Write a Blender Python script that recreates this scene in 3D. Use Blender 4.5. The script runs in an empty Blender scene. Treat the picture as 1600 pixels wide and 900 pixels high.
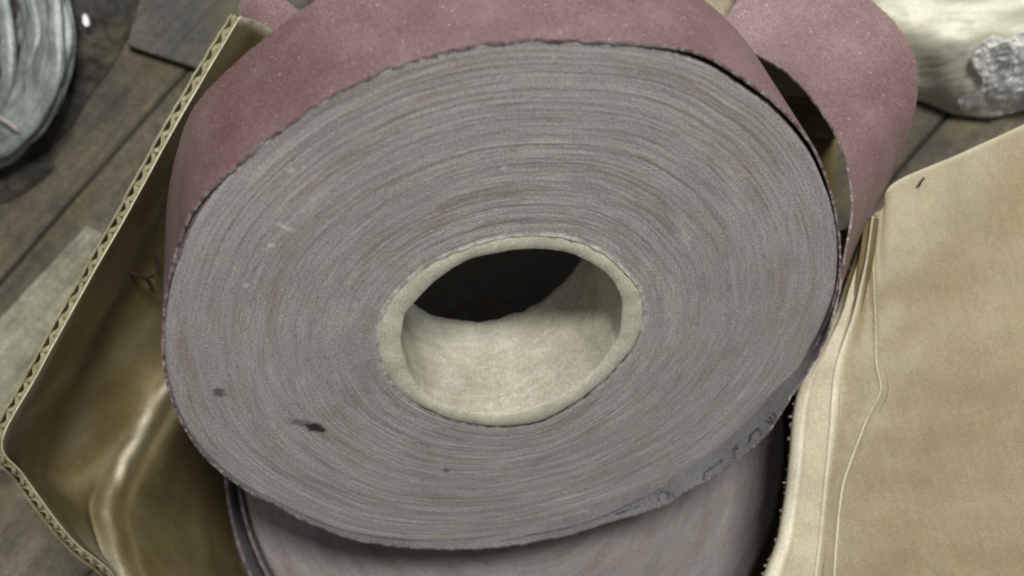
import bpy, math, random
from mathutils import Vector, Matrix, noise
random.seed(7)
C = bpy.context.scene.collection
SC = bpy.context.scene

# ------------------------------------------------------------------ camera, light, exposure
H, F = 0.555, 1850.0                      # camera height above the floor (m); focal length in px of a 1600 px wide frame
cam_d = bpy.data.cameras.new("camera"); cam = bpy.data.objects.new("camera", cam_d); C.objects.link(cam)
cam.location = (0, 0, H); cam_d.sensor_width = 36; cam_d.lens = 36*F/1600
cam_d.clip_start = 0.01; cam_d.clip_end = 50
cam_d.dof.use_dof = True; cam_d.dof.focus_distance = 0.385; cam_d.dof.aperture_fstop = 9.0
SC.camera = cam
SC.view_settings.view_transform = 'Standard'; SC.view_settings.look = 'None'
SC.view_settings.exposure = 0.0; SC.view_settings.gamma = 1.0
SC.cycles.filter_width = 2.0
w = bpy.data.worlds.new("World"); SC.world = w; w.use_nodes = True
w.node_tree.nodes['Background'].inputs[0].default_value = (1.0, 0.985, 0.965, 1)
w.node_tree.nodes['Background'].inputs[1].default_value = 0.19

def area(name, loc, target, size, power, col):
    l = bpy.data.lights.new(name, 'AREA'); l.shape = 'RECTANGLE'; l.size, l.size_y = size; l.energy = power; l.color = col
    o = bpy.data.objects.new(name, l); C.objects.link(o); o.location = loc
    o.rotation_euler = (Vector(target)-Vector(loc)).to_track_quat('-Z', 'Y').to_euler()
area("ceiling_lamp", (0.22, 0.52, 1.75), (0.0, 0.0, 0.12), (0.46, 0.24), 35, (1.0, 0.965, 0.90))
area("far_side_fill", (0.35, 1.9, 1.15), (0.05, 0.05, 0.15), (0.7, 0.6), 17, (0.95, 0.98, 1.0))  # added fill without a visible source, brightens the top of the red strip

def W(u, v, z):                           # the place in the room seen at (u, v) of the photo when it lies z above the floor
    d = H - z
    return Vector(((u-800)/F*d, (450-v)/F*d, z))

# ------------------------------------------------------------------ materials
class NT:
    def __init__(s, name):
        s.m = bpy.data.materials.new(name); s.m.use_nodes = True
        s.t = s.m.node_tree; s.n = s.t.nodes; s.b = s.n['Principled BSDF']
    def new(s, typ, **k):
        nd = s.n.new(typ)
        for a, v in k.items(): setattr(nd, a, v)
        return nd
    def link(s, a, b): s.t.links.new(a, b)
    def put(s, sock, v):
        if hasattr(v, 'is_output') or isinstance(v, bpy.types.NodeSocket): s.link(v, sock)
        else: sock.default_value = v
    def math(s, op, a, b=0.0, c=None, clamp=False):
        nd = s.new('ShaderNodeMath', operation=op, use_clamp=clamp)
        s.put(nd.inputs[0], a); s.put(nd.inputs[1], b)
        if c is not None: s.put(nd.inputs[2], c)
        return nd.outputs[0]
    def coord(s): return s.new('ShaderNodeTexCoord').outputs['Object']
    def scale(s, vec, sx, sy, sz, rot=0.0):
        mp = s.new('ShaderNodeMapping'); mp.inputs['Scale'].default_value = (sx, sy, sz); s.link(vec, mp.inputs['Vector'])
        if rot:
            m2 = s.new('ShaderNodeMapping'); m2.inputs['Rotation'].default_value = (0, 0, rot)
            s.link(vec, m2.inputs['Vector']); s.link(m2.outputs[0], mp.inputs['Vector'])
        return mp.outputs[0]
    def noise(s, vec, sc, detail=3.0, rough=0.55, dist=0.0):
        nd = s.new('ShaderNodeTexNoise'); s.link(vec, nd.inputs['Vector'])
        nd.inputs['Scale'].default_value = sc; nd.inputs['Detail'].default_value = detail
        nd.inputs['Roughness'].default_value = rough; nd.inputs['Distortion'].default_value = dist
        return nd.outputs['Fac']
    def ramp(s, fac, stops, interp='LINEAR'):
        r = s.new('ShaderNodeValToRGB'); r.color_ramp.interpolation = interp; e = r.color_ramp.elements
        while len(e) < len(stops): e.new(0.5)
        for el, (p, c) in zip(e, stops):
            el.position = p; el.color = (c, c, c, 1) if isinstance(c, (int, float)) else (*c, 1)
        s.link(fac, r.inputs[0]); return r.outputs[0]
    def mix(s, fac, a, b, mode='MIX'):
        nd = s.new('ShaderNodeMix', data_type='RGBA', blend_type=mode)
        s.put(nd.inputs[0], fac)
        for i, v in ((6, a), (7, b)):
            s.put(nd.inputs[i], (*v, 1) if isinstance(v, tuple) and len(v) == 3 else v)
        return nd.outputs[2]
    def bump(s, h, strength, dist, prev=None):
        nd = s.new('ShaderNodeBump'); nd.inputs['Strength'].default_value = strength; nd.inputs['Distance'].default_value = dist
        s.link(h, nd.inputs['Height'])
        if prev: s.link(prev, nd.inputs['Normal'])
        return nd.outputs[0]
    def done(s, col, rough=0.8, normal=None, spec=0.3, **k):
        s.put(s.b.inputs['Base Color'], (*col, 1) if isinstance(col, tuple) and len(col) == 3 else col)
        s.put(s.b.inputs['Roughness'], rough); s.b.inputs['Specular IOR Level'].default_value = spec
        if normal: s.link(normal, s.b.inputs['Normal'])
        for kk, v in k.items(): s.put(s.b.inputs[kk.replace('_', ' ')], v)
        return s.m

def speckle(s, co, col, amt=0.5, sc=1500):
    g = s.ramp(s.noise(co, sc, 2.0, 0.8), [(0.32, 0.45), (0.5, 1.0), (0.70, 1.62)])
    return s.mix(amt, col, g, 'MULTIPLY')

def abrasive_mat():
    s = NT("red_abrasive_grit"); co = s.coord()
    big = s.noise(co, 22, 3, 0.5)
    col = s.ramp(big, [(0.3, (0.125, 0.068, 0.069)), (0.5, (0.165, 0.099, 0.101)), (0.72, (0.21, 0.140, 0.142))])
    col = speckle(s, co, col, 0.75, 1300)
    fl = s.ramp(s.noise(co, 1100, 1, 0.5), [(0.735, 0.0), (0.77, 1.0)])  # pale flecks painted in for glints off the grit
    col = s.mix(fl, col, (0.62, 0.55, 0.55))
    dust = s.ramp(s.noise(co, 60, 5, 0.65), [(0.50, 0.0), (0.80, 0.28)])
    col = s.mix(dust, col, (0.36, 0.29, 0.29))
    b = s.bump(s.noise(co, 1700, 2, 0.8), 0.6, 0.0006)
    return s.done(col, 0.50, b, 0.75)

def cloth_mat():
    s = NT("grey_cloth_backing"); co = s.coord()
    col = s.ramp(s.noise(co, 40, 4), [(0.3, (0.125, 0.124, 0.130)), (0.7, (0.19, 0.19, 0.196))])
    col = speckle(s, co, col, 0.6, 1400)
    return s.done(col, 0.85, s.bump(s.noise(co, 1500, 2, 0.7), 0.4, 0.0004), 0.2)

def fray_mat():
    s = NT("frayed_strip_edge"); co = s.coord()
    col = s.ramp(s.noise(co, 350, 4, 0.7), [(0.40, (0.10, 0.065, 0.068)), (0.55, (0.22, 0.18, 0.18)), (0.70, (0.40, 0.37, 0.36))])
    return s.done(speckle(s, co, col, 0.5), 0.9, s.bump(s.noise(co, 1500, 2), 0.6, 0.0006), 0.1)

def layers_mat(name, dark=1.0, stains=()):
    """edges of hundreds of wound layers: streaks that run along the turns"""
    s = NT(name); co = s.coord()
    sp = s.new('ShaderNodeSeparateXYZ'); s.link(co, sp.inputs[0])
    x, y, z = sp.outputs
    r = s.math('SQRT', s.math('ADD', s.math('MULTIPLY', x, x), s.math('MULTIPLY', y, y)))
    cx, cy = s.math('DIVIDE', x, r), s.math('DIVIDE', y, r)
    def pol(k, q):
        cb = s.new('ShaderNodeCombineXYZ')
        s.put(cb.inputs[0], s.math('MULTIPLY', cx, k)); s.put(cb.inputs[1], s.math('MULTIPLY', cy, k)); s.put(cb.inputs[2], s.math('MULTIPLY', r, q))
        return cb.outputs[0]
    fine = s.noise(pol(6, 2000), 1.0, 3, 0.65)
    mid = s.noise(pol(4, 420), 1.0, 3, 0.6, 0.3)
    tint = s.noise(pol(2.6, 160), 1.0, 3, 0.6, 0.5)
    blot = s.noise(co, 30, 4, 0.6)
    col = s.ramp(tint, [(0.32, (0.250, 0.226, 0.215)), (0.47, (0.288, 0.272, 0.264)), (0.60, (0.288, 0.282, 0.274)), (0.72, (0.325, 0.316, 0.304))])
    red = s.ramp(s.noise(pol(7, 700), 1.0, 2, 0.6), [(0.58, 0.0), (0.74, 0.17)])
    col = s.mix(red, col, (0.20, 0.125, 0.115))
    grn = s.ramp(s.noise(co, 55, 3, 0.7), [(0.56, 0.0), (0.75, 0.42)])
    col = s.mix(grn, col, (0.24, 0.235, 0.165))
    col = s.mix(0.75, col, s.ramp(fine, [(0.28, 0.80), (0.5, 1.0), (0.75, 1.17)]), 'MULTIPLY')
    col = s.mix(0.5, col, s.ramp(mid, [(0.28, 0.76), (0.5, 1.0), (0.75, 1.20)]), 'MULTIPLY')
    # sparse dark slits and pale nicks between turns
    slit = s.ramp(s.noise(pol(11, 2300), 1.0, 1, 0.4), [(0.235, 0.6), (0.28, 0.0)])
    col = s.mix(slit, col, (0.07, 0.065, 0.06))
    nick = s.ramp(s.noise(pol(24, 1100), 1.0, 2, 0.5), [(0.715, 0.0), (0.77, 0.55)])
    col = s.mix(nick, col, (0.52, 0.52, 0.50))
    col = s.mix(0.5, col, s.ramp(blot, [(0.3, 0.82), (0.7, 1.15)]), 'MULTIPLY')
    col = speckle(s, co, col, 0.62, 1500)
    at = s.new('ShaderNodeAttribute', attribute_name='worn_or_lit').outputs['Fac']
    wk = s.math('MULTIPLY', at, s.ramp(s.noise(co, 330, 4, 0.75), [(0.44, 0.0), (0.60, 1.0)]))
    col = s.mix(wk, col, (0.50, 0.50, 0.47))
    for (px, py, rot, rx, ry, c, st) in stains:
        mp = s.new('ShaderNodeMapping', vector_type='TEXTURE')
        mp.inputs['Location'].default_value = (px, py, 0); mp.inputs['Rotation'].default_value = (0, 0, rot); mp.inputs['Scale'].default_value = (rx, ry, 1)
        s.link(co, mp.inputs[0])
        g = s.new('ShaderNodeSeparateXYZ'); s.link(mp.outputs[0], g.inputs[0])
        d = s.math('SQRT', s.math('ADD', s.math('MULTIPLY', g.outputs[0], g.outputs[0]), s.math('MULTIPLY', g.outputs[1], g.outputs[1])))
        d = s.math('ADD', d, s.math('MULTIPLY', s.math('SUBTRACT', s.noise(co, 520, 4, 0.7), 0.5), 1.9))
        k = s.ramp(d, [(0.55, st), (1.0, 0.0)])
        col = s.mix(k, col, c)
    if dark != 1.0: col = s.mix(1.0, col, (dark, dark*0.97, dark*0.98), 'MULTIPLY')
    b = s.bump(fine, 0.22, 0.0005); b = s.bump(s.noise(co, 1600, 2, 0.8), 0.4, 0.0004, b)
    return s.done(col, 0.88, b, 0.15)

def core_mat():
    s = NT("pale_core_board"); co = s.coord()
    col = s.ramp(s.noise(s.scale(co, 1, 1, 0.7, 0), 60, 6, 0.7, 1.2), [(0.28, (0.34, 0.33, 0.262)), (0.5, (0.44, 0.43, 0.35)), (0.72, (0.54, 0.53, 0.455))])
    wh = s.ramp(s.noise(co, 170, 5, 0.75, 0.8), [(0.56, 0.0), (0.8, 0.6)])
    col = s.mix(wh, col, (0.66, 0.66, 0.60))
    col = speckle(s, co, col, 0.45, 1300)
    b = s.bump(s.noise(co, 300, 4, 0.6, 0.8), 0.12, 0.0006)
    sp = s.new('ShaderNodeSeparateXYZ'); s.link(co, sp.inputs[0])
    th = s.math('ARCTAN2', sp.outputs[1], sp.outputs[0])
    hx = s.math('ADD', s.math('MULTIPLY', th, 0.0085), sp.outputs[2])          # the paper was wound as a spiral
    cb = s.new('ShaderNodeCombineXYZ'); s.put(cb.inputs[0], s.math('MULTIPLY', hx, 420)); s.put(cb.inputs[1], s.math('MULTIPLY', sp.outputs[0], 25)); s.put(cb.inputs[2], s.math('MULTIPLY', sp.outputs[1], 25))
    st = s.noise(cb.outputs[0], 1.0, 4, 0.65, 0.3)
    col = s.mix(0.6, col, s.ramp(st, [(0.3, 0.78), (0.5, 1.0), (0.7, 1.14)]), 'MULTIPLY')
    b = s.bump(st, 0.2, 0.0004, b)
    return s.done(col, 0.8, b, 0.25)

WORN_OR_LIT = (0.78, 0.74, 0.585)  # pale tint for worn board and for light painted on the left flap
def board_mat(name, lo, mid, hi, rot=0.35, bumpy=1.0, liner=0.15, gloss=0.5):
    s = NT(name); co = s.coord()
    col = s.ramp(s.noise(co, 16, 4, 0.6, 0.5), [(0.28, lo), (0.5, mid), (0.74, hi)])
    fib = s.noise(s.scale(co, 70, 420, 70, rot), 1.0, 4, 0.7)
    col = s.mix(0.45, col, s.ramp(fib, [(0.3, 0.84), (0.7, 1.12)]), 'MULTIPLY')
    pk = s.ramp(s.noise(co, 38, 3, 0.6), [(0.52, 0.0), (0.75, 0.35)])
    col = s.mix(pk, col, (hi[0]*1.02, hi[1]*0.93, hi[2]*1.12))
    wr = s.new('ShaderNodeAttribute', attribute_name='worn_or_lit').outputs['Fac']
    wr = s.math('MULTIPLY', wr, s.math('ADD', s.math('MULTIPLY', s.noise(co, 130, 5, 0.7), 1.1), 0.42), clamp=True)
    col = s.mix(wr, col, WORN_OR_LIT)
    sm = s.ramp(s.noise(s.scale(co, 30, 9, 30, rot+0.5), 1.0, 4, 0.65, 1.0), [(0.30, liner), (0.42, 0.0)])
    col = s.mix(sm, col, (0.13, 0.11, 0.07))
    col = speckle(s, co, col, 0.38, 1500)
    b = s.bump(s.noise(s.scale(co, 18, 60, 18, rot), 1.0, 4, 0.6, 0.6), 0.30*bumpy, 0.004)
    b = s.bump(s.noise(co, 900, 3, 0.7), 0.12, 0.0004, b)
    return s.done(col, gloss, b, 0.42 if gloss < 0.6 else 0.2)

def wood_mat(name, lo, mid, hi, rot):
    s = NT(name); co = s.coord()
    oi = s.new('ShaderNodeObjectInfo').outputs['Random']
    add = s.new('ShaderNodeVectorMath', operation='ADD'); s.link(co, add.inputs[0])
    cb = s.new('ShaderNodeCombineXYZ'); s.put(cb.inputs[0], s.math('MULTIPLY', oi, 7.0)); s.put(cb.inputs[1], s.math('MULTIPLY', oi, 3.0)); s.link(cb.outputs[0], add.inputs[1])
    c2 = add.outputs[0]
    g = s.noise(s.scale(c2, 9, 190, 9, rot), 1.0, 5, 0.65, 0.6)
    big = s.noise(s.scale(c2, 9, 26, 9, rot), 1.0, 4, 0.6, 0.4)
    col = s.ramp(big, [(0.3, lo), (0.5, mid), (0.72, hi)])
    col = s.mix(0.7, col, s.ramp(g, [(0.3, 0.5), (0.5, 1.0), (0.72, 1.45)]), 'MULTIPLY')
    col = s.mix(0.7, col, s.ramp(s.noise(c2, 130, 5, 0.75), [(0.3, 0.62), (0.5, 1.0), (0.7, 1.4)]), 'MULTIPLY')
    dirt = s.ramp(s.noise(c2, 42, 6, 0.75), [(0.48, 0.0), (0.68, 0.8)])
    col = s.mix(dirt, col, (0.05, 0.046, 0.042))
    ol = s.ramp(s.noise(c2, 24, 4, 0.7), [(0.50, 0.0), (0.72, 0.5)])
    col = s.mix(ol, col, (0.135, 0.125, 0.05))
    col = speckle(s, co, col, 0.8, 1000)
    b = s.bump(g, 0.5, 0.0015); b = s.bump(s.noise(c2, 400, 4, 0.7), 0.4, 0.0008, b)
    return s.done(col, 0.75, b, 0.25)

M_RED, M_CLOTH, M_FRAY, M_CORE = abrasive_mat(), cloth_mat(), fray_mat(), core_mat()
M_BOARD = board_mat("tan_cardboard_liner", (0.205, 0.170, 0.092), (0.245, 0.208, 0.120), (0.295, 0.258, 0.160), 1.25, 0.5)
M_BOARD_IN = board_mat("shaded_brown_cardboard", (0.080, 0.058, 0.024), (0.135, 0.108, 0.046), (0.215, 0.182, 0.092), 1.0, 0.22, 0.6, 0.85)  # brown kraft, darkened to carry the shade inside the carton
M_BOARD_CUT = board_mat("cut_cardboard_edge", (0.44, 0.40, 0.28), (0.55, 0.50, 0.37), (0.66, 0.61, 0.48), 1.3, 0.6, 0.1)
M_FLUTE = board_mat("fluted_medium", (0.15, 0.13, 0.07), (0.215, 0.195, 0.115), (0.29, 0.27, 0.175), 0.3)
s = NT("dark_ink"); M_INK = s.done(s.ramp(s.noise(s.coord(), 700, 3, 0.7), [(0.42, (0.035, 0.035, 0.055)), (0.60, (0.13, 0.13, 0.155))]), 0.7)

# ------------------------------------------------------------------ helpers
def mesh_obj(name, verts, faces, mats, parent=None, fmat=None, smooth=True, matrix=None):
    me = bpy.data.meshes.new(name); me.from_pydata([tuple(v) for v in verts], [], faces)
    for m in (mats if isinstance(mats, (list, tuple)) else [mats]): me.materials.append(m)
    if fmat: me.polygons.foreach_set('material_index', fmat)
    if smooth: me.polygons.foreach_set('use_smooth', [True]*len(me.polygons))
    me.update()
    o = bpy.data.objects.new(name, me); C.objects.link(o)
    if parent: o.parent = parent
    if matrix is not None: o.matrix_world = matrix
    return o
def empty(name, loc=(0, 0, 0), matrix=None):
    o = bpy.data.objects.new(name, None); C.objects.link(o); o.empty_display_size = 0.02
    if matrix is not None: o.matrix_world = matrix
    else: o.location = loc
    return o
def tag(o, label=None, cat=None, group=None, kind=None):
    for k, v in (('label', label), ('category', cat), ('group', group), ('kind', kind)):
        if v: o[k] = v
    return o
def catmull(P, n, closed=False):
    """n samples per span through control points of any dimension"""
    out = []; N = len(P); spans = N if closed else N-1
    for i in range(spans):
        g = lambda k: P[k % N] if closed else P[min(max(k, 0), N-1)]
        p0, p1, p2, p3 = g(i-1), g(i), g(i+1), g(i+2)
        for j in range(n):
            t = j/n
            out.append(tuple(0.5*(2*b+(c-a)*t+(2*a-5*b+4*c-d)*t*t+(3*b-a-3*c+d)*t**3) for a, b, c, d in zip(p0, p1, p2, p3)))
    if not closed: out.append(tuple(P[-1]))
    return out
def nz(x, y=0.0, z=0.0): return noise.noise(Vector((x, y, z)))

def slab(name, A, B, th, mats, parent=None, nw=14, jag=0.0004, bow=0.0, origin=None, rag=420.0):
    """a strip with thickness between two edge curves A and B (lists of Vectors). mats = outer, inner, cut edge"""
    n = len(A); V = []; inn = []
    org = origin or Vector((0, 0, 0))
    rows = []
    for i in range(n):
        a, b = Vector(A[i]), Vector(B[i]); wv = (b-a); L = wv.length; wd = wv/L
        s_ = i*0.35
        a2 = a + wd*(jag*(0.9*nz(s_*0.35, 3.1)+0.6*nz(s_*1.7, 9.7)+0.5*nz(s_*4.1, 1.7))*1.1)
        b2 = b + wd*(jag*(nz(i*0.31, 23.1)+0.8*nz(i*0.9, 19.7))*1.2)
        rows.append([a2.lerp(b2, j/nw) for j in range(nw+1)])
    def nrm(i, j):
        t = rows[min(i+1, n-1)][j]-rows[max(i-1, 0)][j]; wv = rows[i][nw]-rows[i][0]
        q = wv.cross(t); return q.normalized() if q.length > 1e-12 else Vector((0, 0, 1))
    N = [[nrm(i, j) for j in range(nw+1)] for i in range(n)]
    for i in range(n):
        for j in range(nw+1):
            k = j/nw; V.append(rows[i][j] + N[i][j]*(bow*4*k*(1-k)) - org)
    off = len(V)
    for i in range(n):
        for j in range(nw+1):
            V.append(V[i*(nw+1)+j] - N[i][j]*th)
    Fc, mt = [], []
    q = lambda i, j: i*(nw+1)+j
    for i in range(n-1):
        for j in range(nw):
            Fc.append((q(i, j), q(i, j+1), q(i+1, j+1), q(i+1, j))); mt.append(0)
            Fc.append((off+q(i, j), off+q(i+1, j), off+q(i+1, j+1), off+q(i, j+1))); mt.append(1)
        for j, sgn in ((0, 1), (nw, -1)):
            f = (q(i, j), q(i+1, j), off+q(i+1, j), off+q(i, j)); Fc.append(f if sgn > 0 else f[::-1]); mt.append(2)
    for i, sgn in ((0, -1), (n-1, 1)):
        for j in range(nw):
            f = (q(i, j), q(i, j+1), off+q(i, j+1), off+q(i, j)); Fc.append(f if sgn < 0 else f[::-1]); mt.append(2)
    # the cut edges get their own vertices so that they shade sharp
    base = list(V); V2 = list(V); F2 = []
    dup = {}
    for f, m in zip(Fc, mt):
        if m == 2:
            g = []
            for ix in f:
                if ix not in dup: dup[ix] = len(V2); V2.append(base[ix])
                g.append(dup[ix])
            F2.append(tuple(g))
        else: F2.append(f)
    return mesh_obj(name, V2, F2, mats, parent, mt)

# ------------------------------------------------------------------ the setting: floor
WOOD_ROT = -math.radians(48.5)
M_WOOD = wood_mat("grey_worn_floorboard", (0.056, 0.049, 0.037), (0.092, 0.082, 0.060), (0.14, 0.128, 0.096), WOOD_ROT)
M_SUB = NT("dark_subfloor").done((0.02, 0.019, 0.018), 0.9)
def floor():
    root = empty('floor'); tag(root, kind='structure')
    mesh_obj('subfloor', [(-3, -3, -0.004), (3, -3, -0.004), (3, 3, -0.004), (-3, 3, -0.004)], [(0, 1, 2, 3)], M_SUB, root)
    d = Vector((math.cos(math.radians(48.5)), math.sin(math.radians(48.5)), 0)); p = Vector((d.y, -d.x, 0))
    # seam offsets measured across the boards (m), then a regular continuation
    seams = [-0.60, -0.53, -0.46, -0.39, -0.32, -0.258, -0.2205, -0.182, -0.140, -0.06, 0.02, 0.10, 0.18, 0.26, 0.34, 0.42]
    for k in range(len(seams)-1):
        a, b = seams[k]+0.0007, seams[k+1]-0.0007; drop = random.uniform(-0.0012, 0)
        V, Fc = [], []; n = 60
        for i in range(n+1):
            t = -1.2+2.4*i/n
            wob = 0.0005*nz(t*30, k*3.3); wob2 = 0.0005*nz(t*30, k*3.3+50)
            for (o_, z) in ((a+wob, -0.004), (a+wob, -0.0012), (a+wob+0.0014, 0), (b-wob2-0.0014, 0), (b-wob2, -0.0012), (b-wob2, -0.004)):
                v = d*t + p*o_; V.append((v.x, v.y, z+drop if z > -0.003 else z))
        for i in range(n):
            for j in range(5):
                q = i*6+j; Fc.append((q, q+6, q+7, q+1))
        mesh_obj('floorboard', V, Fc, M_WOOD, root, smooth=False)
floor()

# ------------------------------------------------------------------ the big roll, tilted towards the camera
nv = Vector((0.2606, -0.9311, 1)).normalized()
av = Vector((0, 1, 0)).cross(nv).normalized(); bv = nv.cross(av)
cc = W(802.8, 526, H-0.384)
WID = 0.050
MAT = Matrix(((av.x, bv.x, nv.x, cc.x), (av.y, bv.y, nv.y, cc.y), (av.z, bv.z, nv.z, cc.z), (0, 0, 0, 1)))
def on_face(u, v, h=0.0):                 # the point of the roll's end plane (raised by h) seen at (u, v)
    ray = Vector(((u-800)/F, (450-v)/F, -1)); o = cc+nv*h-Vector((0, 0, H))
    return Vector((0, 0, H)) + ray*(o.dot(nv)/ray.dot(nv))
def polar(u, v, h=0.0):
    q = on_face(u, v, h)-cc; x, y = q.dot(av), q.dot(bv); return math.atan2(y, x) % (2*math.pi), math.hypot(x, y)
def radial(pts, h=0.0):
    """periodic radius as a function of the angle, through measured outline points"""
    P = sorted(polar(u, v, h) for u, v in pts)
    def f(t):
        t %= 2*math.pi
        ext = [(P[-2][0]-2*math.pi, P[-2][1]), (P[-1][0]-2*math.pi, P[-1][1])]+P+[(P[0][0]+2*math.pi, P[0][1]), (P[1][0]+2*math.pi, P[1][1])]
        for i in range(1, len(ext)-2):
            if ext[i][0] <= t <= ext[i+1][0]:
                k = (t-ext[i][0])/max(1e-9, ext[i+1][0]-ext[i][0]); k2 = k*k*(3-2*k)*0.5+k*0.5
                return ext[i][1]*(1-k2)+ext[i+1][1]*k2
        return P[0][1]
    return f
OUT = [(395,237),(470,177),(501,158),(556,131),(604,108),(666,89),(728,73),(824,63),(897,65),(1000,72),(1049,80),(1120,109),(1160,136),(1200,162),(1253,221),(1288,290),(1303,335),(1309,394),(1303,460),(1270,539),(1234,600),(1204,638),(1149,693),(1102,727),(1027,762),(960,791),(889,812),(755,842),(646,846),(545,833),(483,811),(429,784),(374,754),(320,708),(281,647),(259,567),(263,467),(279,407),(303,347),(330,307)]
CO = [(591,527),(608,470),(653,425),(730,386),(821,367),(870,368),(920,383),(972,420),(1000,455),(1006,490),(992,538),(961,577),(930,607),(890,635),(845,658),(797,666),(740,663),(680,646),(632,618),(603,580)]
CI = [(628,519),(634,492),(653,468),(690,434),(731,408),(780,396),(830,390),(870,393),(908,404),(955,437),(971,466),(971,500),(966,530),(945,562),(915,594),(860,628),(797,647),(740,645),(694,634),(655,606),(636,570)]
r_out, r_co, r_ci = radial(OUT), radial(CO), radial(CI)

def wound(name, ro, ri, depth, mat, parent, nr=200, ntt=720, edge_drop=0.0006):
    V, Fc = [], []; hs, h = [], 0
    for i in range(nr+1):
        h = 0.7*h + random.gauss(0, 0.000035); hs.append(h)
    ph = [random.random()*100 for _ in range(nr+1)]
    for i in range(nr+1):
        k = i/nr
        for j in range(ntt):
            t = 2*math.pi*j/ntt; a, b = ri(t), ro(t); r = a+(b-a)*k
            z = hs[i] + 0.00012*nz(math.cos(t)*1.4, math.sin(t)*1.4, i*0.10) + 0.00010*nz(math.cos(t)*3.5, math.sin(t)*3.5, i*0.45) + 0.00010*nz(math.cos(t)*7, math.sin(t)*7, ph[i])
            if k > 0.985: z -= edge_drop*(k-0.985)/0.015
            if k < 0.012: z += 0.0003*(1-k/0.012)*(1+nz(math.cos(t)*14, math.sin(t)*14))
            V.append((r*math.cos(t), r*math.sin(t), z))
    for i in range(nr):
        for j in range(ntt):
            j2 = (j+1) % ntt; Fc.append((i*ntt+j, (i+1)*ntt+j, (i+1)*ntt+j2, i*ntt+j2))
    fm = [0]*len(Fc)
    o0 = len(V)                            # lateral surface, back face and bore
    for (fr, z) in ((ro, -0.0006), (ro, -depth), (ri, -depth), (ri, -0.0005)):
        for j in range(ntt):
            t = 2*math.pi*j/ntt; r = fr(t); V.append((r*math.cos(t), r*math.sin(t), z))
    for kk in range(3):
        for j in range(ntt):
            j2 = (j+1) % ntt; Fc.append((o0+kk*ntt+j, o0+(kk+1)*ntt+j, o0+(kk+1)*ntt+j2, o0+kk*ntt+j2)); fm.append((1, 0, 0)[kk])
    o = mesh_obj(name, V, Fc, [mat, M_RED], parent, fm)
    wa = o.data.attributes.new('worn_or_lit', 'FLOAT', 'POINT')
    wa.data.foreach_set('value', [max(0.0, 1-(v_//ntt)/7) if v_ < (nr+1)*ntt else 0.0 for v_ in range(len(V))])
    return o

def core(name, ro, ri, depth, parent, ntt=480, lift=-0.0001):
    prof = []                              # (blend between outer 0 and inner 1, z)
    V, Fc = [], []
    rows = [(0.0, -depth), (0.0, -0.0022), (0.01, lift-0.0001), (0.03, lift), (0.5, lift+0.0002), (0.93, lift), (0.985, lift-0.0003)]
    rows += [(1.0+(0.03 if k else 0), lift-0.0010-k*(depth-0.0025)/14) for k in range(15)]
    for idx, (k, z) in enumerate(rows):
        for j in range(ntt):
            t = 2*math.pi*j/ntt; a, b = ro(t), ri(t); r = a+(b-a)*k
            c_, s_ = math.cos(t), math.sin(t)
            rr = r + 0.00025*nz(c_*5, s_*5, idx*0.2)+(0.00012*nz(c_*22, s_*22, idx*0.8) if 0.4 < k and idx < 9 else 0)
            if idx > 8:
                rr += 0.0005*nz(c_*3, s_*3, z*70)
            zz = z + (0.0002*nz(c_*6, s_*6, 5+k)+0.00006*nz(c_*30, s_*30, 8+k*3) if 1 < idx < 8 else 0)
            if idx == len(rows)-1: zz += 0.0012*nz(c_*9, s_*9, 30)
            V.append((rr*c_, rr*s_, zz))
    n = len(rows)
    for i in range(n-1):
        for j in range(ntt):
            j2 = (j+1) % ntt; Fc.append((i*ntt+j2, (i+1)*ntt+j2, (i+1)*ntt+j, i*ntt+j)[::-1])
    for j in range(ntt):
        j2 = (j+1) % ntt; Fc.append(((n-1)*ntt+j, (n-1)*ntt+j2, j2, j)[::-1])
    return mesh_obj(name, V, Fc, M_CORE, parent)

def loc(u, v): q = on_face(u, v)-cc; return q.dot(av), q.dot(bv)
s1, s2, s3, s4, s5 = loc(343, 614), loc(492, 668), loc(470, 661), loc(447, 354), loc(697, 735)
stains = [(s1[0], s1[1], 0.2, 0.0024, 0.0030, (0.05, 0.048, 0.045), 0.75),
          (s3[0], s3[1], -0.25, 0.0062, 0.0020, (0.07, 0.07, 0.07), 0.6),
          (s2[0], s2[1], -0.35, 0.0046, 0.0026, (0.02, 0.02, 0.02), 0.95),
          (s5[0], s5[1], 0.3, 0.0014, 0.0014, (0.06, 0.05, 0.045), 0.7)]
for (u, v, rt, a_, b_) in ((445,354,-0.5,.0034,.0009), (456,266,0,.0012,.0010), (424,383,0.3,.0014,.0010), (384,446,0,.0010,.0012), (865,90,0,.0009,.0009), (787,262,0,.0012,.0008)):
    q_ = loc(u, v); stains.append((q_[0], q_[1], rt, a_, b_, (0.50, 0.50, 0.47), 0.6))
roll = empty('sandpaper_roll', matrix=MAT)
tag(roll, 'big upper roll of abrasive cloth, tilted, with pale hollow core and loose red strip', 'sandpaper roll', 'abrasive rolls in the box')
M_FACE = layers_mat("wound_layer_edges", 1.0, stains)
bpy.context.view_layer.update()
def child(o, parent=roll):
    o.parent = parent; o.matrix_parent_inverse = Matrix(); return o
child(wound('wound_layers', r_out, lambda t: r_co(t)-0.0002, 0.049, M_FACE, None))
child(core('core_tube', r_co, lambda t: r_ci(t), 0.0475, None))

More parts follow.
